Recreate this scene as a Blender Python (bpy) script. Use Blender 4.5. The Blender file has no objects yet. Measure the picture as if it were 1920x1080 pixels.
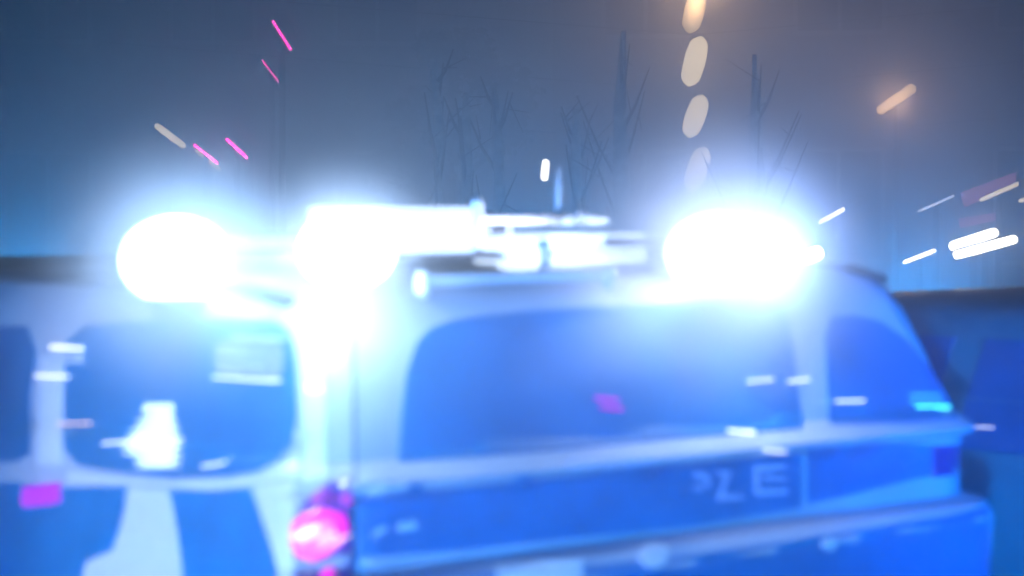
import bpy, bmesh, math, random
from mathutils import Vector, Matrix
from mathutils.bvhtree import BVHTree
from mathutils.geometry import delaunay_2d_cdt
random.seed(7)
S = bpy.context.scene
COL = S.collection

# ------------------------------------------------------------------ camera
F_PX = 4200.0                                   # focal length in pixels of the 1920 wide photograph
CAM = Vector((-2.23, -3.19, 1.65))
cd = bpy.data.cameras.new('camera')
cam = bpy.data.objects.new('camera', cd); COL.objects.link(cam)
cam.location = CAM
cam.rotation_euler = (math.radians(90 - 2.2), 0, math.radians(-40))
cd.sensor_width = 36; cd.lens = F_PX / 1920 * 36
cd.clip_start = 0.05; cd.clip_end = 600
cd.dof.use_dof = True; cd.dof.focus_distance = 22; cd.dof.aperture_fstop = 2.9; cd.dof.aperture_blades = 0
S.camera = cam
RM = cam.rotation_euler.to_matrix()

def ray(px, py):
    """direction of the sight line through a point of the 1920x1080 picture, unit depth"""
    return RM @ Vector(((px - 960) / F_PX, (540 - py) / F_PX, -1.0))
def at(px, py, depth):
    return CAM + ray(px, py) * depth
def on_y(px, py, y):
    d = ray(px, py); return CAM + d * ((y - CAM.y) / d.y)

# ------------------------------------------------------------------ world: night sky
w = bpy.data.worlds.new('World'); S.world = w; w.use_nodes = True
nt = w.node_tree; bg = nt.nodes['Background']
sky = nt.nodes.new('ShaderNodeTexSky'); sky.sky_type = 'NISHITA'; sky.sun_disc = False
sky.sun_elevation = math.radians(-4); sky.sun_rotation = math.radians(150)
nt.links.new(sky.outputs[0], bg.inputs[0]); bg.inputs[1].default_value = 0.12

S.view_settings.view_transform = 'Standard'; S.view_settings.look = 'None'
S.view_settings.gamma = 1.0; S.view_settings.exposure = 0.0
S.cycles.use_denoising = True; S.cycles.use_light_tree = False
S.cycles.max_bounces = 6; S.cycles.volume_bounces = 0
S.cycles.sample_clamp_indirect = 3.0; S.cycles.sample_clamp_direct = 40.0
S.cycles.caustics_reflective = False; S.cycles.caustics_refractive = False

# ------------------------------------------------------------------ materials
def mat(name, col, rough=.5, metal=0., coat=0., emit=None, es=0., noise=0., nscale=40., bump=0., sample=True):
    m = bpy.data.materials.new(name); m.use_nodes = True
    n = m.node_tree; b = n.nodes['Principled BSDF']
    b.inputs['Base Color'].default_value = (*col, 1)
    b.inputs['Roughness'].default_value = rough
    b.inputs['Metallic'].default_value = metal
    b.inputs['Coat Weight'].default_value = coat
    if emit:
        b.inputs['Emission Color'].default_value = (*emit, 1)
        b.inputs['Emission Strength'].default_value = es
        if not sample: m.cycles.emission_sampling = 'NONE'
    if noise or bump:
        tc = n.nodes.new('ShaderNodeTexCoord'); t = n.nodes.new('ShaderNodeTexNoise')
        t.inputs['Scale'].default_value = nscale; t.inputs['Detail'].default_value = 6
        n.links.new(tc.outputs['Object'], t.inputs['Vector'])
        if noise:
            r = n.nodes.new('ShaderNodeValToRGB')
            r.color_ramp.elements[0].position = .3; r.color_ramp.elements[1].position = .75
            r.color_ramp.elements[0].color = (*[c * (1 - noise) for c in col], 1)
            r.color_ramp.elements[1].color = (*[min(1, c * (1 + noise)) for c in col], 1)
            n.links.new(t.outputs['Fac'], r.inputs[0]); n.links.new(r.outputs[0], b.inputs['Base Color'])
        if bump:
            u = n.nodes.new('ShaderNodeBump'); u.inputs['Strength'].default_value = bump; u.inputs['Distance'].default_value = .01
            n.links.new(t.outputs['Fac'], u.inputs['Height']); n.links.new(u.outputs[0], b.inputs['Normal'])
    return m
M = dict(
    paint=mat('white_car_paint', (.54, .56, .62), .55, coat=.0, noise=.12, nscale=7),
    silver=mat('pale_silver_paint', (.34, .36, .4), .4, coat=.3, noise=.1, nscale=8),
    blue=mat('blue_livery_film', (.015, .24, .50), .4, coat=.3, noise=.15, nscale=14),
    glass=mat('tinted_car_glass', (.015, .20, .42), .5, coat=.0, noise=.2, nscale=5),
    rubber=mat('black_rubber', (.02, .02, .022), .7, noise=.2),
    trim=mat('dark_trim', (.05, .05, .055), .5, noise=.2),
    steel=mat('brushed_steel', (.55, .56, .58), .35, metal=1, noise=.1, nscale=60),
    decal=mat('pale_lettering_film', (.55, .62, .85), .5, noise=.1),
    film=mat('bright_white_film', (.88, .88, .9), .35, coat=.3, noise=.06, nscale=30),
    firlight=mat('glowing_fir_shape', (.85, .85, .85), .4, emit=(.75, .9, 1), es=1.0, noise=.2, nscale=40, sample=False),
    pale=mat('pale_film_and_streak', (.8, .8, .78), .35, noise=.12, nscale=50),
    seat=mat('grey_headrest_cloth', (.35, .37, .40), .9, noise=.2, nscale=90),
    redglass=mat('dark_red_lamp_glass', (.14, .07, .30), .15, coat=1, noise=.2),
    magenta=mat('lit_red_lens', (.5, .0, .2), .3, emit=(1, .0, .72), es=1.5, noise=.2, sample=False),
    hot=mat('lit_bulb_and_streak', (.9, .7, .5), .3, emit=(1, .55, .42), es=1.6, sample=False),
    amber=mat('lit_orange_chamber', (.6, .2, .2), .3, emit=(1, .12, .40), es=1.0, sample=False),
    redled=mat('red_diodes', (.5, .02, .1), .3, emit=(1, .02, .35), es=30, sample=False),
    redfar=mat('distant_red_diodes', (.5, .02, .1), .3, emit=(.9, .03, .35), es=16, sample=False),
    streak=mat('white_streak_glow', (.9, .9, .9), .3, emit=(1, .97, .95), es=1.7, sample=False),  # glowing white for painted streaks of reflected light
    pinkglow=mat('dim_red_glow', (.4, .03, .3), .3, emit=(.55, .08, .75), es=1.0, sample=False),
    glow_mark=mat('magenta_glow_patch', (.4, .02, .4), .3, emit=(.6, .06, .95), es=.9, sample=False),
    bar=mat('lightbar_clear_cover', (.8, .85, .9), .2, emit=(.72, .85, 1), es=2.2, noise=.1, sample=False),
    core_l=mat('flashing_blue_core', (.5, .7, .9), .2, emit=(.5, .7, 1), es=40, sample=False),
    core_r=mat('flashing_violet_core', (.6, .7, .9), .2, emit=(.6, .7, 1), es=40, sample=False),
    warm=mat('warm_lantern_lens', (.8, .7, .5), .3, emit=(1, .80, .50), es=5.0, sample=False),
    warmdim=mat('dim_warm_lens', (.8, .7, .5), .3, emit=(1, .72, .38), es=2.6, sample=False),
    white=mat('bright_white_lens', (.9, .9, .85), .3, emit=(1, .95, .82), es=18, sample=False),
    whitedim=mat('soft_white_lens', (.9, .9, .95), .3, emit=(.75, .8, 1), es=4, sample=False),
    green=mat('green_streak_glow', (.1, .8, .6), .3, emit=(.1, 1, .7), es=2.2, sample=False),
    teal=mat('dim_teal_streak', (.1, .4, .5), .3, emit=(.05, .5, .65), es=.8, sample=False),
    redsign=mat('dull_red_shop_sign', (.5, .1, .1), .4, emit=(.7, .2, .4), es=1.6, sample=False),
    asphalt=mat('wet_asphalt', (.05, .05, .052), .45, noise=.4, nscale=6, bump=.4),
    pave=mat('concrete_paving', (.25, .25, .25), .7, noise=.25, nscale=4, bump=.3),
    brick=mat('grey_render', (.28, .26, .27), .85, noise=.2, nscale=2, bump=.3),
    roof=mat('dark_roof_tiles', (.08, .06, .06), .8, noise=.3, nscale=5),
    winglass=mat('dark_window_glass', (.02, .025, .03), .1, noise=.1),
    frame=mat('white_window_frame', (.6, .6, .6), .5, noise=.1),
    bark=mat('tree_bark', (.10, .08, .07), .9, noise=.4, nscale=20, bump=.6),
    birch=mat('birch_bark', (.55, .53, .5), .8, noise=.5, nscale=14),
    leaf=mat('leaves', (.06, .10, .05), .7, noise=.4, nscale=3),
)

# ------------------------------------------------------------------ helpers
def tag(o, label=None, cat=None, group=None, kind=None):
    if label: o['label'] = label
    if cat: o['category'] = cat
    if group: o['group'] = group
    if kind: o['kind'] = kind
    return o
def thing(name, loc, label, cat, group=None, rz=0):
    o = bpy.data.objects.new(name, None); COL.objects.link(o)
    o.location = loc; o.rotation_euler.z = rz; o.empty_display_size = .1
    bpy.context.view_layer.update()
    return tag(o, label, cat, group)
def obj(name, bm, m, parent=None, smooth=False, world=True):
    me = bpy.data.meshes.new(name)
    if parent is not None and world:
        bm.transform(parent_mat(parent).inverted())
    bmesh.ops.recalc_face_normals(bm, faces=bm.faces)
    bm.to_mesh(me); bm.free(); me.materials.append(m)
    if smooth:
        for p in me.polygons: p.use_smooth = True
    o = bpy.data.objects.new(name, me); COL.objects.link(o)
    if parent is not None: o.parent = parent
    return o
def parent_mat(p):
    m = p.matrix_basis.copy()
    while p.parent:
        p = p.parent; m = p.matrix_basis @ m
    return m
def box(bm, c, s, rot=None):
    r = bmesh.ops.create_cube(bm, size=1)
    mt = Matrix.Translation(c) @ (rot.to_4x4() if rot else Matrix()) @ Matrix.Diagonal((*s, 1))
    bmesh.ops.transform(bm, matrix=mt, verts=r['verts'])
    return r['verts']
def bevel(bm, off, seg=2):
    bmesh.ops.bevel(bm, geom=bm.edges[:], offset=off, segments=seg, affect='EDGES', profile=.6)
def tube(bm, pts, rads, n=12, caps=True):
    """round tube along pts, one radius per point"""
    rings = []
    for i, p in enumerate(pts):
        a = pts[max(i - 1, 0)]; b = pts[min(i + 1, len(pts) - 1)]
        t = (Vector(b) - Vector(a)).normalized()
        u = t.cross(Vector((0, 0, 1)))
        if u.length < 1e-3: u = t.cross(Vector((1, 0, 0)))
        u.normalize(); v = t.cross(u)
        rings.append([bm.verts.new(Vector(p) + (u * math.cos(k * 2 * math.pi / n) + v * math.sin(k * 2 * math.pi / n)) * rads[i]) for k in range(n)])
    for i in range(len(rings) - 1):
        for k in range(n):
            bm.faces.new((rings[i][k], rings[i][(k + 1) % n], rings[i + 1][(k + 1) % n], rings[i + 1][k]))
    if caps:
        bm.faces.new(rings[0][::-1]); bm.faces.new(rings[-1])
def capsule(bm, a, b, r, n=14, ends=4, prof=None):
    a = Vector(a); b = Vector(b); L = (b - a).length; t = (b - a) / L
    if L <= 2.2 * r: r = L / 2.3
    P = []; R = []
    for i in range(ends):
        q = math.pi / 2 * i / ends + .12
        P.append(a + t * r * (1 - math.cos(q))); R.append(r * math.sin(q))
    for k in range(1, 4):
        P.append(a + t * (r + (L - 2 * r) * k / 4)); R.append(r)
    for i in reversed(range(ends)):
        q = math.pi / 2 * i / ends + .12
        P.append(b - t * r * (1 - math.cos(q))); R.append(r * math.sin(q))
    if prof: R = [x * prof((i + .5) / len(R)) for i, x in enumerate(R)]
    tube(bm, P, R, n)

# ------------------------------------------------------------------ setting: ground, road, kerb, pavement
bm = bmesh.new(); bmesh.ops.create_grid(bm, x_segments=60, y_segments=60, size=300)
for v in bm.verts: v.co.z = -.02
tag(obj('ground', bm, M['pave']), kind='structure')
bm = bmesh.new(); box(bm, (1.5, 40, -.012), (11, 260, .016))
tag(obj('road', bm, M['asphalt']), kind='structure')
bm = bmesh.new()
for x in (-4.15, 7.15): box(bm, (x, 40, .055), (.25, 260, .13))
tag(obj('kerb', bm, M['pave']), kind='structure')
bm = bmesh.new(); box(bm, (9.5, 40, .04), (4.4, 260, .11)); box(bm, (-6.5, 40, .04), (4.4, 260, .11))
tag(obj('pavement', bm, M['pave']), kind='structure')

# ------------------------------------------------------------------ the police car
CW = 1.85
car = thing('police_car', (CW / 2, 2.3, 0), 'white and blue police estate car seen from its rear corner with blue roof lights flashing', 'police car')

def outline(inx, y0, y1, r, z, n=14):
    pts = []
    x0, x1 = inx, CW - inx
    r = min(r, (x1 - x0) / 2 - .01, (y1 - y0) / 2 - .01)
    for (cx, cy, a0) in ((x0 + r, y0 + r, math.pi), (x1 - r, y0 + r, 1.5 * math.pi), (x1 - r, y1 - r, 0), (x0 + r, y1 - r, .5 * math.pi)):
        for k in range(n + 1):
            a = a0 + k / n * math.pi / 2
            pts.append((cx + r * math.cos(a), cy + r * math.sin(a), z))
    return pts
def loft(levels):
    bm = bmesh.new(); rings = []
    for (z, inx, y0, y1, r) in levels:
        rings.append([bm.verts.new(p) for p in outline(inx, y0, y1, r, z)])
    n = len(rings[0])
    for i in range(len(rings) - 1):
        for k in range(n):
            bm.faces.new((rings[i][k], rings[i][(k + 1) % n], rings[i + 1][(k + 1) % n], rings[i + 1][k]))
    bm.faces.new(rings[0][::-1]); bm.faces.new(rings[-1])
    return bm
lower = [(.22, .10, .12, 4.50, .20), (.30, .02, -.06, 4.68, .24), (.60, .0, -.12, 4.74, .25), (.90, -.012, -.125, 4.66, .22),
         (.955, -.01, -.12, 4.60, .20), (.985, -.004, -.09, 4.55, .18), (.995, .0, -.005, 4.50, .15), (1.06, .0, .0, 4.40, .14), (1.125, .0, .0, 4.1, .13),
         (1.135, .0, -.035, 3.9, .13), (1.15, .004, -.038, 3.75, .13), (1.178, .014, .012, 3.5, .12), (1.186, .024, .03, 3.35, .12)]
upper = [(1.186, .026, .032, 3.30, .11), (1.30, .045, .075, 3.00, .115), (1.40, .062, .125, 2.72, .12), (1.45, .078, .16, 2.58, .13),
         (1.478, .10, .19, 2.48, .13), (1.495, .15, .24, 2.38, .12), (1.507, .26, .36, 2.2, .12), (1.512, .45, .6, 1.9, .12)]
bl = loft(lower); bu = loft(upper)
# wheel arches cut as dark recess parts below; keep the bvh of both shells
tmp = bmesh.new()
for b in (bl, bu):
    off = len(tmp.verts); vs = [tmp.verts.new(v.co) for v in b.verts]; b.verts.index_update()
    for f in b.faces: tmp.faces.new([vs[v.index] for v in f.verts])
tmp.normal_update(); BV = BVHTree.FromBMesh(tmp); 
body = obj('body', bl, M['paint'], car, smooth=True)
cab = obj('roof', bu, M['paint'], car, smooth=True)
for o in (body, cab):
    o.data.set_sharp_from_angle(angle=math.radians(38))

def hit(px, py):
    d = ray(px, py).normalized()
    p, nrm, i, t = BV.ray_cast(CAM, d)
    if p is None: return None, None
    if nrm.dot(d) > 0: nrm = -nrm
    acc = nrm.copy()
    for ax, ay in ((-16, 0), (16, 0), (0, -10), (0, 10), (-32, 0), (32, 0)):
        q, n2, _, _ = BV.ray_cast(CAM, ray(px + ax, py + ay).normalized())
        if q is not None and (q - p).length < .12 and abs(n2.z) < .8: acc += n2 if n2.dot(d) < 0 else -n2
    return p, acc.normalized()
def inside(p, poly):
    x, y = p; c = False; j = len(poly) - 1
    for i in range(len(poly)):
        xi, yi = poly[i]; xj, yj = poly[j]
        if (yi > y) != (yj > y) and x < (xj - xi) * (y - yi) / (yj - yi) + xi: c = not c
        j = i
    return c
def patch(name, poly, m, parent=None, off=.003, step=14, thick=.006, smooth=True, bulge=0):
    """a fitted panel: outline laid on the car's shell, standing `off` proud of it"""
    P = []
    n = len(poly)
    for i in range(n):
        a = Vector(poly[i]); b = Vector(poly[(i + 1) % n]); k = max(1, int((b - a).length / step))
        for j in range(k): P.append(a.lerp(b, j / k))
    E = [(i, (i + 1) % len(P)) for i in range(len(P))]
    xs = [p[0] for p in P]; ys = [p[1] for p in P]; Q = list(P)
    x = min(xs) + step * .5
    while x < max(xs):
        y = min(ys) + step * .5
        while y < max(ys):
            if inside((x, y), [(q[0], q[1]) for q in P]) and min((Vector((x, y)) - q).length for q in P) > step * .45: Q.append(Vector((x, y)))
            y += step
        x += step
    vo, ed, fa, *_ = delaunay_2d_cdt(Q, E, [], 1, 1e-4)
    bm = bmesh.new(); top = []; bot = []
    last = None
    for q in vo:
        h, nr = hit(q.x, q.y)
        if h is None:
            h, nr = last if last else (at(q.x, q.y, 4), Vector((0, -1, 0)))
        last = (h, nr)
        e = min((q - p).length for p in P) if bulge else 0
        o_ = off + (bulge * min(1, e / 25) if bulge else 0)
        top.append(bm.verts.new(h + nr * o_)); bot.append(bm.verts.new(h + nr * (off - thick)))
    cnt = {}
    for f in fa:
        bm.faces.new([top[i] for i in f]); bm.faces.new([bot[i] for i in reversed(f)])
        for a, b in zip(f, f[1:] + f[:1] if isinstance(f, list) else list(f[1:]) + [f[0]]):
            k = (min(a, b), max(a, b)); cnt.setdefault(k, []).append((a, b))
    for k, l in cnt.items():
        if len(l) == 1:
            a, b = l[0]; bm.faces.new([top[b], top[a], bot[a], bot[b]])
    return obj(name, bm, m, parent or car, smooth=False)
def capsule_px(x0, y0, x1, y1, wd):
    d = Vector((x1 - x0, y1 - y0)); L = d.length; d /= L; n = Vector((-d.y, d.x)); r = wd / 2
    out = []
    a = Vector((x0, y0)) + d * r; b = Vector((x1, y1)) - d * r
    for k in range(7): t = math.pi / 2 + math.pi * k / 6; out.append(tuple(a + (d * math.cos(t) + n * math.sin(t)) * r))
    for k in range(7): t = -math.pi / 2 + math.pi * k / 6; out.append(tuple(b + (d * math.cos(t) + n * math.sin(t)) * r))
    return out

# glazing
rw = [(748, 866), (752, 780), (762, 700), (782, 640), (808, 615), (860, 600), (960, 588), (1110, 577), (1300, 570), (1440, 570), (1472, 582), (1482, 640), (1492, 720), (1503, 803), (1300, 820), (1000, 848)]
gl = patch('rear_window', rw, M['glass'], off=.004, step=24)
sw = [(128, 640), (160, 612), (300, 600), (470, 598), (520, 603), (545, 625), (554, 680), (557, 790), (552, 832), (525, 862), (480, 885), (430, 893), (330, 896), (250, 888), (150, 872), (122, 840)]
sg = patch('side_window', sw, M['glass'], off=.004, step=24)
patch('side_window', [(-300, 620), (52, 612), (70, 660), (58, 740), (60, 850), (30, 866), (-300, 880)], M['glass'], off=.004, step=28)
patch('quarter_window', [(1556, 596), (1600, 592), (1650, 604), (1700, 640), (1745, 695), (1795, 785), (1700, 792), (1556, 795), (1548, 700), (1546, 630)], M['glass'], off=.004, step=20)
# right-hand windows and windscreen as real panes
bm = bmesh.new()
for (y0, y1, y2, y3) in ((.35, .98, .95, .40), (1.1, 2.0, 1.98, 1.12), (2.1, 3.0, 2.6, 2.12)):
    q = [(CW - .030 + .006, y0, 1.21), (CW - .030 + .006, y1, 1.21), (CW - .070 + .006, y2, 1.43), (CW - .070 + .006, y3, 1.43)]
    vs = [bm.verts.new(p) for p in q] + [bm.verts.new((p[0] - .006, p[1], p[2])) for p in q]
    bm.faces.new(vs[:4]); bm.faces.new(vs[7:3:-1])
    for i in range(4): bm.faces.new((vs[i], vs[(i + 1) % 4], vs[4 + (i + 1) % 4], vs[4 + i]))
obj('side_window', bm, M['glass'], car)
bm = bmesh.new()
q = [(.16, 3.28, 1.20), (CW - .16, 3.28, 1.20), (CW - .20, 2.61, 1.452), (.20, 2.61, 1.452)]
vs = [bm.verts.new(p) for p in q] + [bm.verts.new((p[0], p[1] - .01, p[2] - .02)) for p in q]
bm.faces.new(vs[:4]); bm.faces.new(vs[7:3:-1])
for i in range(4): bm.faces.new((vs[i], vs[(i + 1) % 4], vs[4 + (i + 1) % 4], vs[4 + i]))
bmesh.ops.translate(bm, verts=bm.verts, vec=(0, .01, .012))
obj('windscreen', bm, M['glass'], car)

# blue livery fields
patch('livery_panel', [(672, 908), (900, 896), (1200, 874), (1400, 860), (1500, 850), (1500, 952), (1300, 985), (1100, 1006), (880, 1030), (672, 1046)], M['blue'], off=.003, step=20)['label'] = 'blue field across the tailgate'
patch('livery_panel', [(1512, 838), (1700, 832), (1832, 838), (1842, 880), (1720, 896), (1600, 926), (1512, 945)], M['blue'], off=.003, step=18)['label'] = 'dark blue field at the far corner of the tailgate'
patch('livery_panel', [(322, 918), (400, 922), (470, 914), (490, 970), (512, 1040), (530, 1130), (352, 1130), (338, 1000)], M['blue'], off=.003, step=20)
patch('livery_panel', [(-320, 905), (40, 905), (125, 915), (238, 912), (232, 960), (212, 1030), (160, 1052), (140, 1130), (-320, 1130)], M['blue'], off=.003, step=24)

patch('livery_panel', [(690, 1088), (900, 1078), (1100, 1064), (1300, 1042), (1560, 1003), (1790, 966), (1850, 950), (1856, 1130), (690, 1130)], M['blue'], off=.003, step=22)['label'] = 'blue bumper field'
patch('bright_stripe', [(571, 580), (600, 574), (606, 640), (610, 740), (612, 893), (568, 905), (570, 850), (566, 700)], M['film'], off=.003, step=12)  # bright pillar highlight painted as a strip of white film
patch('bright_stripe', [(244, 914), (316, 920), (332, 1000), (346, 1130), (146, 1130), (165, 1056), (216, 1034), (238, 960)], M['film'], off=.003, step=16)
patch('bright_stripe', [(478, 912), (552, 902), (553, 1130), (538, 1130), (518, 1040), (496, 970)], M['film'], off=.003, step=14)
patch('bright_stripe', [(130, 884), (250, 897), (330, 903), (430, 901), (490, 893), (540, 870), (562, 850), (564, 895), (480, 905), (400, 914), (250, 906), (130, 903)], M['film'], off=.004, step=12)
patch('bright_stripe', [(78, 668), (122, 668), (116, 760), (118, 872), (72, 872), (76, 760)], M['film'], off=.003, step=14)
for x, y, q in ((1225, 1042, 27), (1553, 1022, 13)):
    patch('parking_sensor', [(x + q * math.cos(a * .524), y + q * .95 * math.sin(a * .524)) for a in range(12)], M['pale'], off=.006, step=8)
patch('number_plate', [(930, 1062), (1090, 1050), (1092, 1110), (930, 1120)], M['pale'], off=.006, step=14)

patch('panel_gap', [(661, 610), (664, 610), (667, 880), (667, 1130), (663, 1130), (663, 880)], M['trim'], off=.002, step=14, thick=.004)
# letters on the tailgate
for k, bars in enumerate((
        [[(1300, 884), (1318, 886), (1328, 898), (1318, 900), (1298, 893)], [(1318, 899), (1328, 899), (1327, 912), (1319, 912)], [(1298, 910), (1318, 912), (1312, 921), (1297, 918)]],
        [[(1341, 882), (1366, 883), (1366, 890), (1343, 890)], [(1358, 890), (1366, 890), (1350, 932), (1341, 932)], [(1341, 929), (1370, 925), (1396, 932), (1394, 936), (1341, 938)]],
        [[(1410, 873), (1470, 868), (1470, 877), (1436, 884), (1410, 880)], [(1411, 881), (1421, 881), (1421, 916), (1411, 916)], [(1430, 890), (1472, 895), (1470, 902), (1430, 900)], [(1409, 917), (1473, 914), (1473, 926), (1420, 930), (1409, 925)]])):
    L = None
    for j, b in enumerate(bars):
        o = patch('letter' if j == 0 else 'stroke', b, M['decal'], parent=car if j == 0 else L, off=.007, step=9, thick=.002)
        if j == 0: L = o

# reflected and distant light streaks painted as glowing strips, plus small plate parts
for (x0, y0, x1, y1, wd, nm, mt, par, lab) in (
        (1395, 718, 1446, 713, 6, 'light_streak', 'streak', gl, 'thin white streak of light painted on the rear window'),
        (1473, 717, 1514, 713, 6, 'light_streak', 'streak', car, 'thin white streak of light painted on the right window pillar'),
        (1361, 811, 1414, 816, 6, 'light_streak', 'streak', car, 'white streak of light painted on the ledge under the rear window'),
        (1428, 842, 1470, 847, 5, 'light_streak', 'streak', car, 'white streak of light painted below the tailgate ledge'),
        (1563, 754, 1618, 753, 5, 'glass_streak', 'streak', car, 'thin white strip of light painted on the rear quarter glass'),  # these strips stand in for distant lamp streaks, glowing on the glass
        (1524, 755, 1558, 754, 3, 'glass_streak', 'pale', car, None),
        (1713, 765, 1779, 765, 8, 'glass_streak', 'green', car, 'bright green strip of light painted at the far rear corner'),
        (1702, 742, 1760, 742, 7, 'glass_streak', 'teal', car, 'dim teal strip'), (1702, 755, 1762, 755, 7, 'glass_streak', 'teal', car, 'dim teal strip'),
        (1110, 748, 1156, 753, 10, 'pink_streak', 'pinkglow', gl, None), (1120, 765, 1164, 770, 9, 'pink_streak', 'pinkglow', gl, None),
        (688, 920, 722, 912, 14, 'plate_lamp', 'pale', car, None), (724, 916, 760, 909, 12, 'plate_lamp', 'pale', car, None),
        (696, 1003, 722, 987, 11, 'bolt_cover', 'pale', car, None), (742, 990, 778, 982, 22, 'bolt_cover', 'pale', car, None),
        (115, 797, 178, 794, 4, 'pink_streak', 'hot', sg, 'thin pink streak of light painted on the side window'),
        (68, 705, 135, 707, 5, 'reflector_glint', 'streak', car, 'thin pale streak of light painted on the door pillar'),
        (404, 708, 532, 716, 5, 'glow_line', 'streak', sg, 'bright thin line of light painted under the headrest'),  # bright lines on the glass, painted as thin glowing strips
        (1780, 882, 1838, 889, 3, 'reflector_glint', 'pale', car, None),
        (198, 834, 350, 826, 3, 'glow_line', 'streak', sg, 'hair-thin bright line of light painted across the side window'),
        (385, 877, 430, 869, 3, 'glow_line', 'streak', sg, None)):
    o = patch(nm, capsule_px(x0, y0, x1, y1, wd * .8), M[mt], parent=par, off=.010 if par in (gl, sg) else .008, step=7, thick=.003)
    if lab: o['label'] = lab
for k in range(5):
    x = 1060 + k * 34; patch('marker_tab', capsule_px(x, 872 - k * 2.2, x + 26, 870 - k * 2.2, 10), M['decal'], off=.006, step=8, thick=.003)
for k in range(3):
    patch('reflector_glint', [(100, 647 + 12 * k), (161, 650 + 12 * k), (160, 658 + 12 * k), (98, 655 + 12 * k)], M['streak' if k == 0 else 'pale'], off=.008, step=9, thick=.003)  # pale bars, the top one glowing, stand in for light streaks
patch('reflector_glint', [(577, 722), (603, 724), (603, 735), (577, 735)], M['streak'], off=.006, step=6, thick=.003)  # small glowing mark painted on the rear pillar
for k in range(5): patch('reflector_glint', [(555 + 6 * k, 813), (559 + 6 * k, 813), (559 + 6 * k, 823), (555 + 6 * k, 823)], M['pale'], off=.008, step=6, thick=.003)
patch('red_reflection', [(50, 912), (85, 908), (114, 905), (117, 940), (100, 946), (52, 951), (46, 940)], M['glow_mark'], off=.010, step=9, thick=.012)  # red reflection painted as a glowing patch on the side
# bright fir shape painted as a glowing patch, and headrest in the side window
R = random.Random(3); jag = [(280, 757), (330, 757)]
wl = [(0, 50), (.25, 62), (.5, 80), (.75, 92), (1, 100)]
Ys = [772, 780, 790, 797, 806, 814, 822, 830, 838, 846, 852, 858, 864, 872, 878]
right = []; left = []
for i, y in enumerate(Ys):
    t = (y - 757) / 121
    left.append((282 - min(1, t * 1.55) * 50 + (26 if i % 2 else 0) + (22 if y > 855 else 0), y)); right.append((326 + (22 * min(1, 2 * t)) * (1 if i % 2 == 0 else 0), y))
stk = patch('fir_glow', jag + right + left[::-1], M['firlight'], parent=sg, off=.009, step=9, thick=.003)
stk['label'] = 'glowing white fir-shaped jagged patch of light painted on the side window'
patch('headrest', [(418, 640), (470, 636), (520, 642), (534, 655), (534, 695), (524, 712), (420, 704), (408, 690), (410, 655)], M['seat'], parent=sg, off=.007, step=10, thick=.003)
for y, a, b in ((634, 440, 542), (661, 414, 468), (680, 412, 470), (684, 455, 498), (692, 414, 462)):
    patch('strap', capsule_px(a, y, b, y + 6, 5), M['pale'], parent=sg, off=.011, step=7, thick=.003)

# tail lamp wrapping the corner
tl = patch('tail_lamp', [(656, 897), (658, 960), (660, 1040), (655, 1130), (560, 1130), (557, 1040), (558, 985), (566, 950), (590, 925), (622, 906)], M['redglass'], off=.008, step=7, thick=.02, bulge=.006)
patch('lit_lens', [(558, 978), (578, 957), (612, 949), (644, 962), (649, 986), (640, 1014), (616, 1038), (592, 1048), (566, 1040), (556, 1015)], M['magenta'], parent=tl, off=.022, step=7, thick=.003)
patch('amber_chamber', [(560, 1004), (572, 980), (600, 968), (625, 974), (622, 998), (600, 1016), (570, 1020)], M['amber'], parent=tl, off=.025, step=7, thick=.003)
patch('bulb', [(559, 1000), (580, 983), (600, 978), (606, 986), (592, 1002), (575, 1008), (560, 1004)], M['hot'], parent=tl, off=.027, step=7, thick=.003)
for (a, b, c, d, wd, mt) in ((600, 1008, 628, 990, 4, 'hot'), (604, 1015, 631, 995, 3, 'hot'), (594, 1033, 640, 1001, 2.5, 'hot'), (626, 1018, 651, 996, 3, 'hot'), (592, 1049, 612, 1032, 3, 'magenta'), (594, 930, 622, 917, 3, 'pinkglow'), (600, 933, 625, 921, 2, 'pinkglow'), (577, 962, 602, 949, 3, 'hot')):
    patch('lit_row', capsule_px(a, b, c, d, wd), M[mt], parent=tl, off=.030, step=5, thick=.003)
patch('reflector_glint', [(640, 925), (656, 920), (656, 934), (641, 948)], M['pinkglow'], parent=tl, off=.022, step=6, thick=.003)
patch('reflector_glint', [(612, 1072), (626, 1068), (626, 1100), (610, 1100)], M['magenta'], parent=tl, off=.022, step=6, thick=.003)
patch('lamp_surround', [(562, 1040), (600, 1050), (640, 1035), (655, 1040), (648, 1058), (610, 1068), (590, 1090), (562, 1080)], M['seat'], parent=tl, off=.020, step=9, thick=.003)

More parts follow.
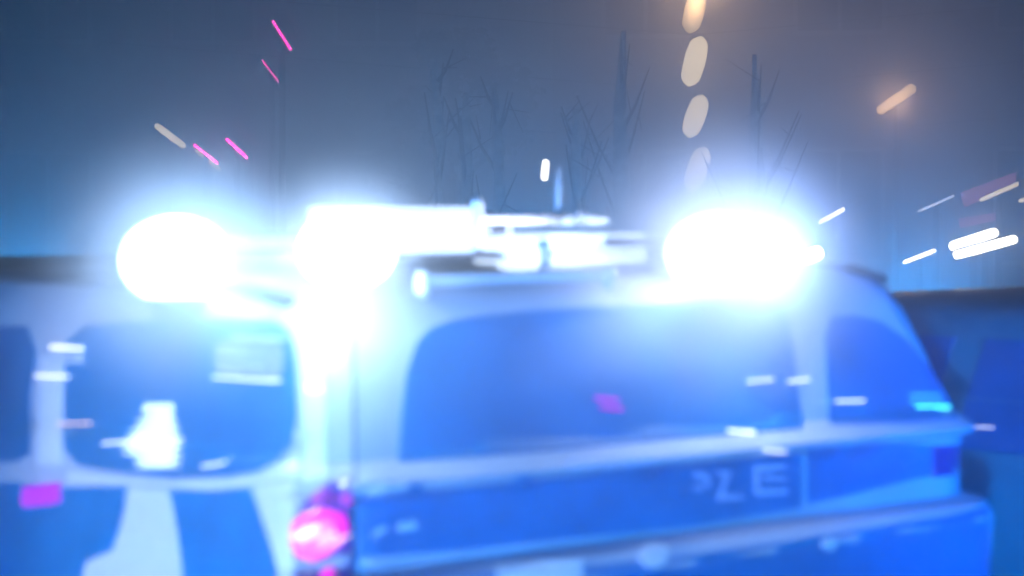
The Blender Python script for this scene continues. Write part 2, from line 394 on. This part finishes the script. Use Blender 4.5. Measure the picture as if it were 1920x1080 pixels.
# pieces below and beyond the frame: wheels, exhaust, door handle, wing mirror, far tail lamp
for x, y in ((.10, .85), (CW - .10, .85), (.10, 3.75), (CW - .10, 3.75)):
    wb = bmesh.new(); s = -1 if x < 1 else 1
    bmesh.ops.create_cone(wb, cap_ends=True, segments=40, radius1=.335, radius2=.335, depth=.22, matrix=Matrix.Translation((x, y, .335)) @ Matrix.Rotation(math.pi / 2, 4, 'Y'))
    bmesh.ops.bevel(wb, geom=[e for e in wb.edges if len(e.link_faces) == 2 and abs(e.calc_face_angle(0)) > 1], offset=.03, segments=3, affect='EDGES')
    wo = obj('wheel', wb, M['rubber'], car)
    rb = bmesh.new(); bmesh.ops.create_cone(rb, cap_ends=True, segments=32, radius1=.22, radius2=.22, depth=.02, matrix=Matrix.Translation((x + s * .112, y, .335)) @ Matrix.Rotation(math.pi / 2, 4, 'Y'))
    for k in range(5):
        a = k * 2 * math.pi / 5; box(rb, (x + s * .125, y + .1 * math.cos(a), .335 + .1 * math.sin(a)), (.02, .19, .04), Matrix.Rotation(a, 3, 'X'))
    obj('rim', rb, M['steel'], wo)
rb = bmesh.new()
for (y, z) in ((-.128, .45),): box(rb, (CW / 2, y, z), (1.5, .02, .12))
bevel(rb, .006); obj('bumper_insert', rb, M['trim'], car)
for x in (.30, 1.55):
    rb = bmesh.new(); tube(rb, [(x, -.13, .30), (x, .2, .30)], [.035, .035]); obj('exhaust', rb, M['steel'], car)
rb = bmesh.new(); box(rb, (-.022, 1.45, 1.03), (.03, .18, .03)); bevel(rb, .008); obj('door_handle', rb, M['paint'], car)
rb = bmesh.new(); box(rb, (-.12, 2.85, 1.20), (.2, .10, .14)); bevel(rb, .03, 3); obj('wing_mirror', rb, M['paint'], car)
rb = bmesh.new(); box(rb, (CW + .12, 2.85, 1.20), (.2, .10, .14)); bevel(rb, .03, 3); obj('wing_mirror', rb, M['paint'], car)
patch('tail_lamp', [(1748, 836), (1800, 834), (1835, 840), (1846, 862), (1842, 884), (1790, 890), (1748, 895)], M['redglass'], off=.006, step=10)['label'] = 'unlit far tail lamp'
rb = bmesh.new(); tube(rb, [(.10, .22, 1.470), (.075, .34, 1.490), (.075, 1.9, 1.490), (.10, 2.3, 1.47)], [.012, .014, .014, .012]); obj('roof_rail', rb, M['trim'], car, True)
rb = bmesh.new(); tube(rb, [(CW - .10, .22, 1.470), (CW - .075, .34, 1.490), (CW - .075, 1.9, 1.490), (CW - .10, 2.3, 1.47)], [.012, .014, .014, .012]); obj('roof_rail', rb, M['trim'], car, True)
# tube along the rear roof edge under the light bar
YR = .12
a = on_y(792, 527, YR); b = on_y(1140, 516, YR)
rb = bmesh.new(); capsule(rb, a, b, .010)
for p in (a, b): capsule(rb, p + Vector((0, 0, .02)), p - Vector((0, 0, .03)), .014)
obj('roof_crossbar', rb, M['film'], car, True)

# ------------------------------------------------------------------ light bar on the roof (part of the car: thing > part > sub-part)
YB = .36; DY = .26
def on_x(px, py, x):
    d = ray(px, py); return CAM + d * ((x - CAM.x) / d.x)
def bx(px, py, y=YB): return on_y(px, py, y)
xl = bx(740, 430).x; xm = bx(904, 430).x; xc = bx(1030, 430).x; xr = bx(1216, 430).x
zt = bx(820, 388).z; zb = bx(820, 476).z
bm = bmesh.new()
box(bm, ((bx(560, 480).x + bx(1440, 480).x) / 2, YB + DY / 2, zb - .006), (bx(1440, 480).x - bx(560, 480).x, DY, .012))
bevel(bm, .003)
lb = obj('light_bar', bm, M['trim'], car)
lb['label'] = 'full-width light bar with clear covers and flashing ends'
def cover(x0, x1, z0, z1, m, nm, y0=0., y1=DY):
    bm = bmesh.new(); box(bm, ((x0 + x1) / 2, YB + (y0 + y1) / 2, (z0 + z1) / 2), (x1 - x0, y1 - y0, z1 - z0)); bevel(bm, min(.012, (z1 - z0) * .3), 3)
    return obj(nm, bm, m, lb)
cover(xl - .03, xm, zb + .001, zt, M['bar'], 'clear_cover')
cover(xm + .006, xc - .012, bx(960, 470).z, bx(960, 444).z, M['bar'], 'clear_cover')
cover(xc, xr, bx(1100, 496).z, bx(1100, 462).z, M['bar'], 'clear_cover')
cover(xc, xr, bx(1100, 458).z, bx(1100, 438).z, M['bar'], 'clear_cover', .01)
cover(bx(915, 410).x, bx(1170, 410).x, bx(1000, 424).z, bx(1000, 402).z, M['steel'], 'top_rail', .05, .15)
cover(bx(1085, 410).x, bx(1160, 410).x, bx(1100, 421).z, bx(1100, 408).z, M['bar'], 'top_lamp', .03, .05)
cover(xm - .025, xm + .003, zb, bx(890, 368).z, M['steel'], 'end_plate', -.006, .02)
cover(bx(948, 480).x, bx(1004, 480).x, bx(975, 505).z, bx(975, 462).z, M['bar'], 'centre_lamp', -.02, .03)
cover(bx(1004, 480).x + .003, bx(1030, 480).x, bx(975, 505).z, bx(975, 450).z, M['blue'], 'centre_box', -.01, .05)
for k in range(9):
    x = bx(916 + k * 4.6, 430).x; cover(x, x + .0018, bx(930, 444).z + .001, bx(930, 420).z, M['steel'], 'fin', .0, .02)
for px, t in ((1085, -.1), (1098, .1)):
    rb = bmesh.new(); tube(rb, [bx(px - 5, 424), bx(px + 4, 374)], [.005, .002]); obj('aerial', rb, M['steel'], lb, True)
rb = bmesh.new(); p = on_y(1045, 395, .5); q = on_y(1048, 312, .5); tube(rb, [Vector((p.x, .5, 1.50)), p, p.lerp(q, .5), q], [.006, .007, .008, .002]); obj('antenna', rb, M['pale'], car, True)
for x in (.45, CW - .45):
    rb = bmesh.new(); box(rb, (x, YB + DY / 2, 1.525), (.08, .12, .04)); bevel(rb, .004); obj('bar_foot', rb, M['trim'], lb)

n_ = M['bar'].node_tree; b_ = n_.nodes['Principled BSDF']; tc_ = n_.nodes.new('ShaderNodeTexCoord'); wv = n_.nodes.new('ShaderNodeTexWave')
wv.bands_direction = 'X'; wv.inputs['Scale'].default_value = 14; wv.inputs['Distortion'].default_value = 1.2; wv.inputs['Detail'].default_value = 3
mr = n_.nodes.new('ShaderNodeMapRange'); mr.inputs['To Min'].default_value = 1.1; mr.inputs['To Max'].default_value = 1.9
n_.links.new(tc_.outputs['Object'], wv.inputs['Vector']); n_.links.new(wv.outputs['Fac'], mr.inputs['Value']); n_.links.new(mr.outputs[0], b_.inputs['Emission Strength'])
LAMPS = []
def halo(c, r, dens, label):  # made-up ball of mist that spreads a lamp's glow
    bm = bmesh.new(); bmesh.ops.create_uvsphere(bm, u_segments=32, v_segments=20, radius=r)
    m = bpy.data.materials.new('halo'); m.use_nodes = True; n = m.node_tree
    for nd in list(n.nodes):
        if nd.type == 'BSDF_PRINCIPLED': n.nodes.remove(nd)
    pv = n.nodes.new('ShaderNodeVolumePrincipled'); pv.inputs['Color'].default_value = (.95, .97, 1, 1); pv.inputs['Anisotropy'].default_value = .3
    tc = n.nodes.new('ShaderNodeTexCoord'); ln = n.nodes.new('ShaderNodeVectorMath'); ln.operation = 'LENGTH'
    a = n.nodes.new('ShaderNodeMapRange'); a.interpolation_type = 'SMOOTHERSTEP'
    a.inputs['From Min'].default_value = 0; a.inputs['From Max'].default_value = r; a.inputs['To Min'].default_value = 1; a.inputs['To Max'].default_value = 0
    nz = n.nodes.new('ShaderNodeTexNoise'); nz.inputs['Scale'].default_value = 7; nz.inputs['Detail'].default_value = 2
    mz = n.nodes.new('ShaderNodeMath'); mz.operation = 'MULTIPLY'; m2 = n.nodes.new('ShaderNodeMath'); m2.operation = 'MULTIPLY'; m2.inputs[1].default_value = dens * 2
    n.links.new(tc.outputs['Object'], ln.inputs[0]); n.links.new(ln.outputs['Value'], a.inputs['Value'])
    n.links.new(tc.outputs['Object'], nz.inputs['Vector']); sq = n.nodes.new('ShaderNodeMath'); sq.operation = 'POWER'; sq.inputs[1].default_value = 1.7; n.links.new(a.outputs[0], sq.inputs[0]); n.links.new(sq.outputs[0], mz.inputs[0]); n.links.new(nz.outputs['Fac'], mz.inputs[1])
    n.links.new(mz.outputs[0], m2.inputs[0]); n.links.new(m2.outputs[0], pv.inputs['Density']); n.links.new(pv.outputs[0], n.nodes['Material Output'].inputs['Volume'])
    o = obj('halo', bm, m); o.location = c
    tag(o, label, 'halo', kind='stuff'); return o
def pod(c, r, m, nm, parent, e, col, half=.0, lab=None, lr=.05, zoff=0):
    bm = bmesh.new()
    bmesh.ops.create_uvsphere(bm, u_segments=28, v_segments=16, radius=1, matrix=Matrix.Translation(c) @ Matrix.Diagonal((r * (1 + half), r, r * .8, 1)))
    o = obj(nm, bm, m, parent, True)
    if lab: o['label'] = lab
    ld = bpy.data.lights.new('beacon_glow', 'POINT'); ld.energy = e; ld.color = col; ld.shadow_soft_size = lr
    lo = bpy.data.objects.new('beacon_glow', ld); COL.objects.link(lo); lo.location = c + Vector((-.05, -r - .09, zoff)); lo.parent = None
    LAMPS.append(lo)
    return o, c
pod(on_y(650, 470, .06), .085, M['core_l'], 'flashing_end', lb, 0.8, (.30, .54, 1.0), .0, zoff=.03)
pod(on_y(1343, 476, .06), .102, M['core_r'], 'flashing_end', lb, 17, (.28, .46, 1.0), .0)
# round beacon standing on the near edge of the roof, further forward
c = on_x(330, 488, .03); yb = c.y
bc = thing('roof_beacon', (c.x, c.y, c.z - .115), 'round flashing beacon on the near edge of the car roof ahead of the light bar', 'beacon')
bm = bmesh.new(); tube(bm, [(c.x, c.y, c.z - .115), (c.x, c.y, c.z - .07)], [.04, .06], 24); obj('base', bm, M['rubber'], bc, True)
bm = bmesh.new(); box(bm, (c.x + .12, c.y, c.z - .10), (.22, .05, .02)); bevel(bm, .004); obj('bracket', bm, M['trim'], bc)
for px_ in (650, 1343):
    q = on_y(px_, 476, .06); bm = bmesh.new(); box(bm, (q.x, .24, q.z + .02), (.05, .34, .02)); bevel(bm, .004); obj('bracket', bm, M['trim'], lb)
pod(c, .105, M['core_l'], 'dome', bc, 7.5, (.20, .50, 1.0), 0)
halo(on_x(332, 510, -.12), .35, 6.0, 'thin ball of mist added for the glow around the roof beacon')
halo(on_y(650, 478, -.06), .25, 3.6, 'thin ball of mist added for the glow around the left end of the light bar')
halo(on_y(1350, 505, -.10), .44, 6.5, 'thin ball of mist added for the glow around the right end of the light bar')

# ------------------------------------------------------------------ parked car on the far side
PX, PY = 2.5, -.6
pk = thing('parked_car', (PX + CW / 2, PY + 2.2, 0), 'pale parked car mostly hidden behind the right end of the police car', 'car')
low2 = [(.22, .10, .12, 4.30, .20), (.32, .0, -.03, 4.44, .24), (.62, .0, -.08, 4.48, .25), (.85, .0, -.04, 4.35, .22), (.93, .015, .02, 4.2, .2), (.955, .03, .05, 3.5, .16)]
up2 = [(.955, .035, .06, 3.2, .14), (1.12, .08, .22, 2.8, .14), (1.25, .13, .38, 2.5, .14), (1.33, .19, .52, 2.3, .14), (1.365, .30, .7, 2.1, .14), (1.378, .5, .95, 1.8, .12)]
for nm, lv in (('body', low2), ('roof', up2)):
    b = loft(lv); bmesh.ops.translate(b, verts=b.verts, vec=(PX, PY, 0)); o = obj(nm, b, M['silver'], pk, True); o.data.set_sharp_from_angle(angle=math.radians(38))
for sx in (0, 1):
    for (y0, y1, y2, y3) in ((.50, 1.25, 1.22, .72), (1.33, 2.1, 2.0, 1.33), (2.16, 2.95, 2.38, 2.08)):
        b = bmesh.new(); q = []
        for (yy, zz, xx) in ((y0, .99, .045), (y1, .99, .045), (y2, 1.28, .150), (y3, 1.28, .150)):
            q.append((xx if sx == 0 else CW - xx, yy, zz))
        dx = -.012 if sx == 0 else .012
        A = [b.verts.new((p[0] + dx + PX, p[1] + PY, p[2])) for p in q]; B = [b.verts.new((p[0] - dx * .5 + PX, p[1] + PY, p[2])) for p in q]
        b.faces.new(A); b.faces.new(B[::-1])
        for i in range(4): b.faces.new((A[i], A[(i + 1) % 4], B[(i + 1) % 4], B[i]))
        obj('side_window', b, M['glass'], pk)
for x in (.10, CW - .10):
    for y in (.8, 3.5):
        b = bmesh.new(); bmesh.ops.create_cone(b, cap_ends=True, segments=36, radius1=.32, radius2=.32, depth=.21, matrix=Matrix.Translation((x + PX + (-.02 if x < 1 else .02), y + PY, .32)) @ Matrix.Rotation(math.pi / 2, 4, 'Y')); obj('wheel', b, M['rubber'], pk)
def glow_mark(x0, y0, x1, y1, wd, m, nm, rows=0, lab=None):
    def P(px, py):
        d = ray(px, py); return CAM + d * ((PX - .03 - CAM.x) / d.x)
    a, c = P(x0, y0), P(x1, y1); r_ = wd / 2 * (a - CAM).length / F_PX; b = bmesh.new()
    if rows:
        for k in range(rows): bmesh.ops.create_icosphere(b, subdivisions=1, radius=r_, matrix=Matrix.Translation(a.lerp(c, (k + .5) / rows)))
    else: capsule(b, a, c, r_)
    o = obj(nm, b, M[m], pk, True)
    if lab: o['label'] = lab
glow_mark(1795, 799, 1864, 802, 5, 'streak', 'lit_row', 12)  # glowing dots stand in for a streak of light on this car

# ------------------------------------------------------------------ street lamps and signals beyond the car
def far_lamp(name, x0, y0, x1, y1, wd, depth, m, label, cat, group=None, kind='pole', rows=None, taper=None, z_top=None):
    a = at(x0, y0, depth); b = at(x1, y1, depth); c = (a + b) / 2
    r = wd / 2 * depth / F_PX
    base = Vector((c.x, c.y, 0))
    t = thing(name, base, label, cat, group)
    bm = bmesh.new(); view = (c - CAM).normalized()
    if rows:                                       # a row of separate diodes
        for k in range(rows):
            p = a.lerp(b, (k + .5) / rows); bmesh.ops.create_icosphere(bm, subdivisions=2, radius=r, matrix=Matrix.Translation(p))
    else:
        capsule(bm, a, b, r, prof=taper)
    head = obj('lens', bm, M[m], t, True)
    bm = bmesh.new(); d = view * r * 1.1 + Vector((0, 0, r * .3))
    capsule(bm, a + d, b + d, r * .95); obj('housing', bm, M['trim'], t, True)
    bm = bmesh.new(); q = c + view * (r * 2.2)
    if kind == 'pole':
        off = Vector((view.x, view.y, 0)).normalized() * .5
        tube(bm, [Vector((q.x, q.y, 0)) + off, Vector((q.x, q.y, max(.3, q.z - .25))) + off, Vector((q.x, q.y, q.z)) + off * .8, q], [.05, .035, .025, .02], 10)
        obj('pole', bm, M['trim'], t, True)
    elif kind == 'wire':
        side = Vector((view.y, -view.x, 0)) * 7
        tube(bm, [q - side + Vector((0, 0, .9)), q + Vector((0, 0, r * 2.5)), q + side + Vector((0, 0, .9))], [.008] * 3, 6)
        tube(bm, [q + Vector((0, 0, r * 2.5)), q], [.01, .01], 6)
        obj('span_wire', bm, M['trim'], t, True)
    return t
fat = lambda t: .35 + .65 * math.sin(math.pi * min(1, max(0, t))) ** .9
G = 'warm lanterns hanging one above the other down the street'
far_lamp('hanging_lantern', 1312, -20, 1292, 62, 38, 24, 'warmdim', 'hanging yellow lantern cut by the top edge of the photo', 'lantern', G, 'wire', taper=fat)
far_lamp('hanging_lantern', 1315, 68, 1290, 162, 40, 25, 'warm', 'hanging warm lantern, second from the top of the photo', 'lantern', G, 'wire', taper=fat)
far_lamp('hanging_lantern', 1318, 178, 1290, 258, 38, 26, 'warm', 'hanging warm lantern, third down in the row of four', 'lantern', G, 'wire', taper=fat)
far_lamp('hanging_lantern', 1322, 276, 1293, 360, 38, 27, 'warm', 'lowest hanging warm lantern just above the right flashing light', 'lantern', G, 'wire', taper=fat)
LG = 'street lamps along the road'
far_lamp('street_lamp', 1645, 211, 1716, 162, 19, 26, 'warmdim', 'dull yellow lamp alone high up on the right', 'street lamp', LG)
far_lamp('street_lamp', 291, 234, 347, 276, 12, 26, 'warm', 'larger pale lamp high on the left above the beacon', 'street lamp', LG)
far_lamp('street_lamp', 367, 281, 414, 319, 8, 30, 'warm', 'smaller pale lamp close under a red diode row on the left', 'street lamp', LG)
far_lamp('street_lamp', 1020, 340, 1024, 298, 16, 28, 'white', 'short upright white lamp above the middle of the light bar', 'street lamp', LG)
far_lamp('street_lamp', 1535, 419, 1584, 391, 9, 26, 'white', 'slim white lamp right of the right flashing light', 'street lamp', LG)
far_lamp('street_lamp', 1540, 388, 1586, 364, 8, 34, 'whitedim', 'faint lamp just above the slim white lamp', 'street lamp', LG)
far_lamp('street_lamp', 1837, 376, 1910, 344, 8, 24, 'warm', 'long thin lamp against the dull red sign at the right', 'street lamp', LG)
far_lamp('street_lamp', 1693, 493, 1755, 469, 8, 24, 'white', 'thin white lamp left of and below the broad pair of lamps', 'street lamp', LG)
far_lamp('street_lamp', 1779, 464, 1872, 434, 20, 22, 'white', 'broad white lamp, upper of the pair at the right edge', 'street lamp', LG)
far_lamp('street_lamp', 1787, 480, 1908, 447, 18, 21, 'white', 'broad white lamp, lower and longer of the pair at the right edge', 'street lamp', LG)
far_lamp('flood_lamp', 1474, 498, 1544, 470, 30, 13, 'white', 'thick bright white flood lamp beside the right flashing light', 'flood lamp')
far_lamp('street_lamp', 1575, 500, 1626, 474, 12, 34, 'whitedim', 'dim bluish lamp between the flood lamp and the thin white lamp', 'street lamp', LG)
far_lamp('street_lamp', 1588, 560, 1642, 544, 14, 30, 'whitedim', 'dim bluish lamp below the level of the flood lamp', 'street lamp', LG)
far_lamp('street_lamp', 1520, 552, 1566, 538, 8, 32, 'whitedim', 'small dim lamp just below the right flashing light', 'street lamp', LG)
far_lamp('street_lamp', -8, 496, 12, 496, 16, 20, 'white', 'small round white lamp at the left edge of the photo', 'street lamp', LG)
far_lamp('street_lamp', 1910, 378, 1950, 364, 8, 24, 'warm', 'end of a thin lamp cut by the right edge', 'street lamp', LG)
far_lamp('street_lamp', 1640, 437, 1722, 423, 6, 34, 'whitedim', 'faint long thin lamp level with the broad pair at right', 'street lamp', LG)
far_lamp('street_lamp', 1572, 510, 1618, 494, 6, 34, 'whitedim', 'faint short lamp close under the dim bluish lamp', 'street lamp', LG)
far_lamp('street_lamp', 1655, 415, 1700, 398, 6, 38, 'whitedim', 'faintest short lamp left of the dotted diode row', 'street lamp', LG)
far_lamp('street_lamp', 1515, 508, 1545, 470, 7, 30, 'white', 'steep thin lamp just above the flood lamp', 'street lamp', LG)
DG = 'red diode rows on masts'
far_lamp('diode_strip', 511, 39, 546, 94, 6, 22, 'redfar', 'red diode row highest up on the left', 'warning light', DG, rows=12)
far_lamp('diode_strip', 491, 112, 527, 159, 4, 26, 'redfar', 'thin faint red diode row below the highest one', 'warning light', DG, rows=12)
far_lamp('diode_strip', 363, 271, 409, 307, 6, 24, 'redled', 'red diode row touching the small pale lamp', 'warning light', DG, rows=10)
far_lamp('diode_strip', 424, 260, 464, 297, 7, 24, 'redled', 'red diode row standing alone right of the pale lamps', 'warning light', DG, rows=9)
WG = 'white diode rows beyond the car'
far_lamp('diode_strip', 1721, 397, 1789, 367, 6, 24, 'whitedim', 'dotted pale diode row left of the dull red sign', 'diode light', WG, rows=13)
def sign(name, poly, depth, th, m, label, cat):
    pts = [at(x, y, depth) for x, y in poly]; c = sum(pts, Vector()) / len(pts); v = (c - CAM); v.z = 0; v.normalize()
    t = thing(name, (c.x, c.y, 0), label, cat)
    bm = bmesh.new(); A = [bm.verts.new(p) for p in pts]; B = [bm.verts.new(p + v * th) for p in pts]; n = len(pts)
    bm.faces.new(A); bm.faces.new(B[::-1])
    for i in range(n): bm.faces.new((A[i], A[(i + 1) % n], B[(i + 1) % n], B[i]))
    obj('sign_panel', bm, M[m], t)
    bm = bmesh.new(); q = c + v * (th + .04); tube(bm, [Vector((q.x, q.y, 0)), q], [.05, .05], 10); obj('post', bm, M['trim'], t)
sign('hanging_sign', [(1800, 362), (1905, 322), (1905, 345), (1808, 390)], 26, .1, 'redsign', 'dull red sign panel high at the right edge', 'sign')
sign('hanging_sign', [(1796, 410), (1870, 398), (1876, 412), (1800, 428)], 26, .1, 'redsign', 'smaller dull red sign panel below the upper red sign', 'sign')

# ------------------------------------------------------------------ trees and houses in the dark
def tree(x, y, h, cr, label, seed, nleaf=2600):
    R = random.Random(seed)
    t = thing('tree', (x, y, 0), label, 'tree', 'trees behind the car')
    bm = bmesh.new(); tube(bm, [Vector((x, y, 0)), Vector((x + .05, y, h * .3)), Vector((x - .05, y + .1, h * .6)), Vector((x, y, h * .9))], [.17, .13, .09, .03], 10)
    tips = []
    for k in range(9):
        z0 = h * (.3 + .5 * k / 9); a = R.uniform(0, 6.28); L = cr * R.uniform(.6, .95)
        e = Vector((x + math.cos(a) * L, y + math.sin(a) * L, z0 + L * .7)); tips.append(e)
        tube(bm, [Vector((x, y, z0)), Vector((x, y, z0)).lerp(e, .5) + Vector((0, 0, .1)), e], [.06, .035, .01], 7)
    obj('trunk', bm, M['bark'], t, True)
    bm = bmesh.new(); cl = [(e + Vector((R.uniform(-.3, .3), R.uniform(-.3, .3), R.uniform(0, .4))), cr * R.uniform(.25, .45)) for e in tips for _ in range(2)]
    for k in range(nleaf):
        c, r = R.choice(cl); d = Vector((R.gauss(0, 1), R.gauss(0, 1), R.gauss(0, 1))).normalized() * r * R.random() ** .4
        p = c + d; u = Vector((R.gauss(0, 1), R.gauss(0, 1), R.gauss(0, 1))).normalized(); v = u.cross(Vector((R.gauss(0, 1), R.gauss(0, 1), R.gauss(0, 1)))).normalized(); s = R.uniform(.05, .10)
        bm.faces.new([bm.verts.new(p + u * s), bm.verts.new(p + v * s * .5), bm.verts.new(p - u * s), bm.verts.new(p - v * s * .5)])
    obj('crown', bm, M['leaf'], t)
for k, (px, dp, h, cr, lab) in enumerate(((150, 32, 4.2, 1.5, 'low tree behind the roof beacon at the left'), (850, 27, 3.7, .9, 'slim tree behind the left half of the light bar'), (1140, 44, 6.3, 1.6, 'slim tree left of the hanging lanterns'),
                                       (1490, 40, 5.6, 2.4, 'broad tree right of the hanging lanterns'), (640, 34, 4.4, 1.5, 'small tree behind the left end of the light bar'))):
    p = at(px, 379, dp); tree(p.x, p.y, h, cr, lab, k + 2)
def house(px, dp, wdt, dpt, h, label, rot):
    p = at(px, 379, dp); t = thing('house', (p.x, p.y, 0), label, 'house', None, rot); Mx = parent_mat(t)
    bm = bmesh.new(); box(bm, (0, 0, h / 2), (wdt, dpt, h)); obj('wall', bm, M['brick'], t, world=False)
    bm = bmesh.new(); vs = [bm.verts.new(q) for q in ((-wdt / 2 - .3, -dpt / 2 - .3, h + .003), (wdt / 2 + .3, -dpt / 2 - .3, h + .003), (wdt / 2 + .3, dpt / 2 + .3, h + .003), (-wdt / 2 - .3, dpt / 2 + .3, h + .003), (-wdt / 2 - .3, 0, h + 2.2), (wdt / 2 + .3, 0, h + 2.2))]
    for f in ((0, 1, 2, 3), (0, 1, 5, 4), (2, 3, 4, 5), (0, 4, 3), (1, 2, 5)): bm.faces.new([vs[i] for i in f])
    obj('roof', bm, M['roof'], t, world=False)
    n = int(wdt / 2.2)
    for fl in range(int(h / 2.9)):
        for i in range(n):
            x = (i + .5) * wdt / n - wdt / 2; z = 1.6 + fl * 2.9
            bm = bmesh.new(); box(bm, (x, -dpt / 2 - .02, z), (1.1, .05, 1.4)); wo = obj('window', bm, M['winglass'], t, world=False)
            bm = bmesh.new()
            for (cx, cz, sx, sz) in ((x - .56, z, .06, 1.48), (x + .56, z, .06, 1.48), (x, z + .71, 1.05, .06), (x, z - .71, 1.05, .06), (x, z, .05, 1.35)): box(bm, (cx, -dpt / 2 - .05, cz), (sx, .05, sz))
            obj('frame', bm, M['frame'], wo, world=False)
house(150, 34, 11, 8, 5.9, 'two storey house far behind on the left', math.radians(-35))
house(1000, 44, 13, 8, 8.8, 'three storey house far behind in the middle', math.radians(-42))
house(1800, 32, 10, 8, 5.9, 'two storey house far behind on the right', math.radians(-55))

bm = bmesh.new(); box(bm, (10.2, 12, .47), (.25, 60, .94)); wl_ = obj('added_wall', bm, M['brick']); tag(wl_, 'long low rendered wall added beyond the pavement to catch blue light', 'wall')  # made-up wall, meant to catch blue light behind the right corner
bm = bmesh.new(); box(bm, (10.2, 12, .965), (.34, 60.1, .05)); bevel(bm, .01); obj('coping', bm, M['pave'], wl_)
sp = bpy.data.lights.new('right_fill_light', 'SPOT'); sp.energy = 4500; sp.color = (.0, .17, 1); sp.spot_size = math.radians(30); sp.spot_blend = 1; sp.shadow_soft_size = .15  # unseen blue fill added to brighten the right side
so = bpy.data.objects.new('right_fill_light', sp); COL.objects.link(so); so.location = (.8, -4.4, 2.0)
so.rotation_euler = (Vector((2.6, .9, .9)) - so.location).to_track_quat('-Z', 'Y').to_euler()
def sapling(px, dp, h, label, seed):
    R = random.Random(seed); p = at(px, 379, dp); t = thing('birch_tree', (p.x, p.y, 0), label, 'tree', 'bare young birches beyond the road')
    bm = bmesh.new(); B = Vector((p.x, p.y, 0)); P = [B + Vector((R.uniform(-.03, .03), R.uniform(-.03, .03), h * k / 5)) for k in range(6)]
    tube(bm, P, [.11, .10, .085, .07, .045, .02], 10); obj('trunk', bm, M['birch'], t, True)
    bm = bmesh.new()
    for k in range(7):
        z = h * R.uniform(.4, .95); a = R.uniform(0, 6.28); L = (h - z) * .45 + .15; b = B + Vector((0, 0, z)); e = b + Vector((math.cos(a) * L * .5, math.sin(a) * L * .5, L))
        tube(bm, [b, b.lerp(e, .5) + Vector((0, 0, -.04)), e], [.016, .011, .004], 6)
        for q in range(1):
            f = b.lerp(e, R.uniform(.3, .9)); tube(bm, [f, f + Vector((R.uniform(-.2, .2), R.uniform(-.2, .2), R.uniform(-.3, .2)))], [.006, .002], 5)
    obj('branch', bm, M['bark'], t)
for k, (px, dp, h, lab) in enumerate(((820, 15.0, 2.6, 'thin birch over the left half of the light bar'), (872, 15.4, 2.4, 'thin birch by the raised end of the clear cover'), (930, 16, 2.5, 'thin birch left of the short white lamp'),
                                      (1085, 15.6, 2.3, 'thin birch right of the car antenna'), (1165, 16.4, 2.9, 'tall thin birch left of the hanging lanterns'), (1420, 16, 2.7, 'thin birch above the right flashing light'))):
    sapling(px, dp, h, lab, 40 + k)
# warm light from the lanterns that hang high at the right
def plight(name, p, e, col, r=.2):
    ld = bpy.data.lights.new(name, 'POINT'); ld.energy = e; ld.color = col; ld.shadow_soft_size = r
    o = bpy.data.objects.new(name, ld); COL.objects.link(o); o.location = p; return o
# added blue fill lights hidden behind the two cars, to tint the haze
plight('haze_fill_light', at(1720, 620, 10.5), 110, (.02, .34, 1), .1)
plight('haze_fill_light', at(1040, 560, 12), 90, (.03, .36, 1), .1)
plight('haze_fill_light', at(60, 560, 9), 45, (.0, .36, 1), .1)
plight('lantern_light', at(1312, -30, 23.6), 110, (1, .6, .32))
plight('lantern_light', at(1302, 112, 27.4), 20, (1, .62, .3))
plight('street_light', at(1680, 190, 25.4), 60, (1, .55, .28))

# unseen blue light added behind the viewer to flood the car
sp = bpy.data.lights.new('blue_fill_light', 'SPOT'); sp.energy = 15500; sp.color = (.0, .27, 1); sp.spot_size = math.radians(34); sp.spot_blend = 1; sp.shadow_soft_size = .15
so = bpy.data.objects.new('blue_fill_light', sp); COL.objects.link(so); so.location = (-5.2, -5.6, 1.1)
so.rotation_euler = (Vector((.7, .2, .55)) - so.location).to_track_quat('-Z', 'Y').to_euler()

sp = bpy.data.lights.new('white_fill_light', 'SPOT'); sp.energy = 5500; sp.color = (.62, .68, .9); sp.spot_size = math.radians(16); sp.spot_blend = .8; sp.shadow_soft_size = .1  # unseen white light added to brighten the side and rear corner
so = bpy.data.objects.new('white_fill_light', sp); COL.objects.link(so); so.location = (-7, -1.6, .75)
so.rotation_euler = (Vector((0, .3, 1.15)) - so.location).to_track_quat('-Z', 'Y').to_euler()

# ------------------------------------------------------------------ haze
bm = bmesh.new(); p0 = (-40, -8, -1.1); p1 = (70, 75, 13)
box(bm, [(a + b) / 2 for a, b in zip(p0, p1)], [b - a for a, b in zip(p0, p1)])
hm = bpy.data.materials.new('haze'); hm.use_nodes = True; n = hm.node_tree
for nd in list(n.nodes):
    if nd.type == 'BSDF_PRINCIPLED': n.nodes.remove(nd)
pv = n.nodes.new('ShaderNodeVolumePrincipled'); pv.inputs['Color'].default_value = (.93, .95, 1, 1)
pv.inputs['Density'].default_value = .10; pv.inputs['Anisotropy'].default_value = .85
n.links.new(pv.outputs[0], n.nodes['Material Output'].inputs['Volume'])
tag(obj('haze', bm, hm), kind='stuff')
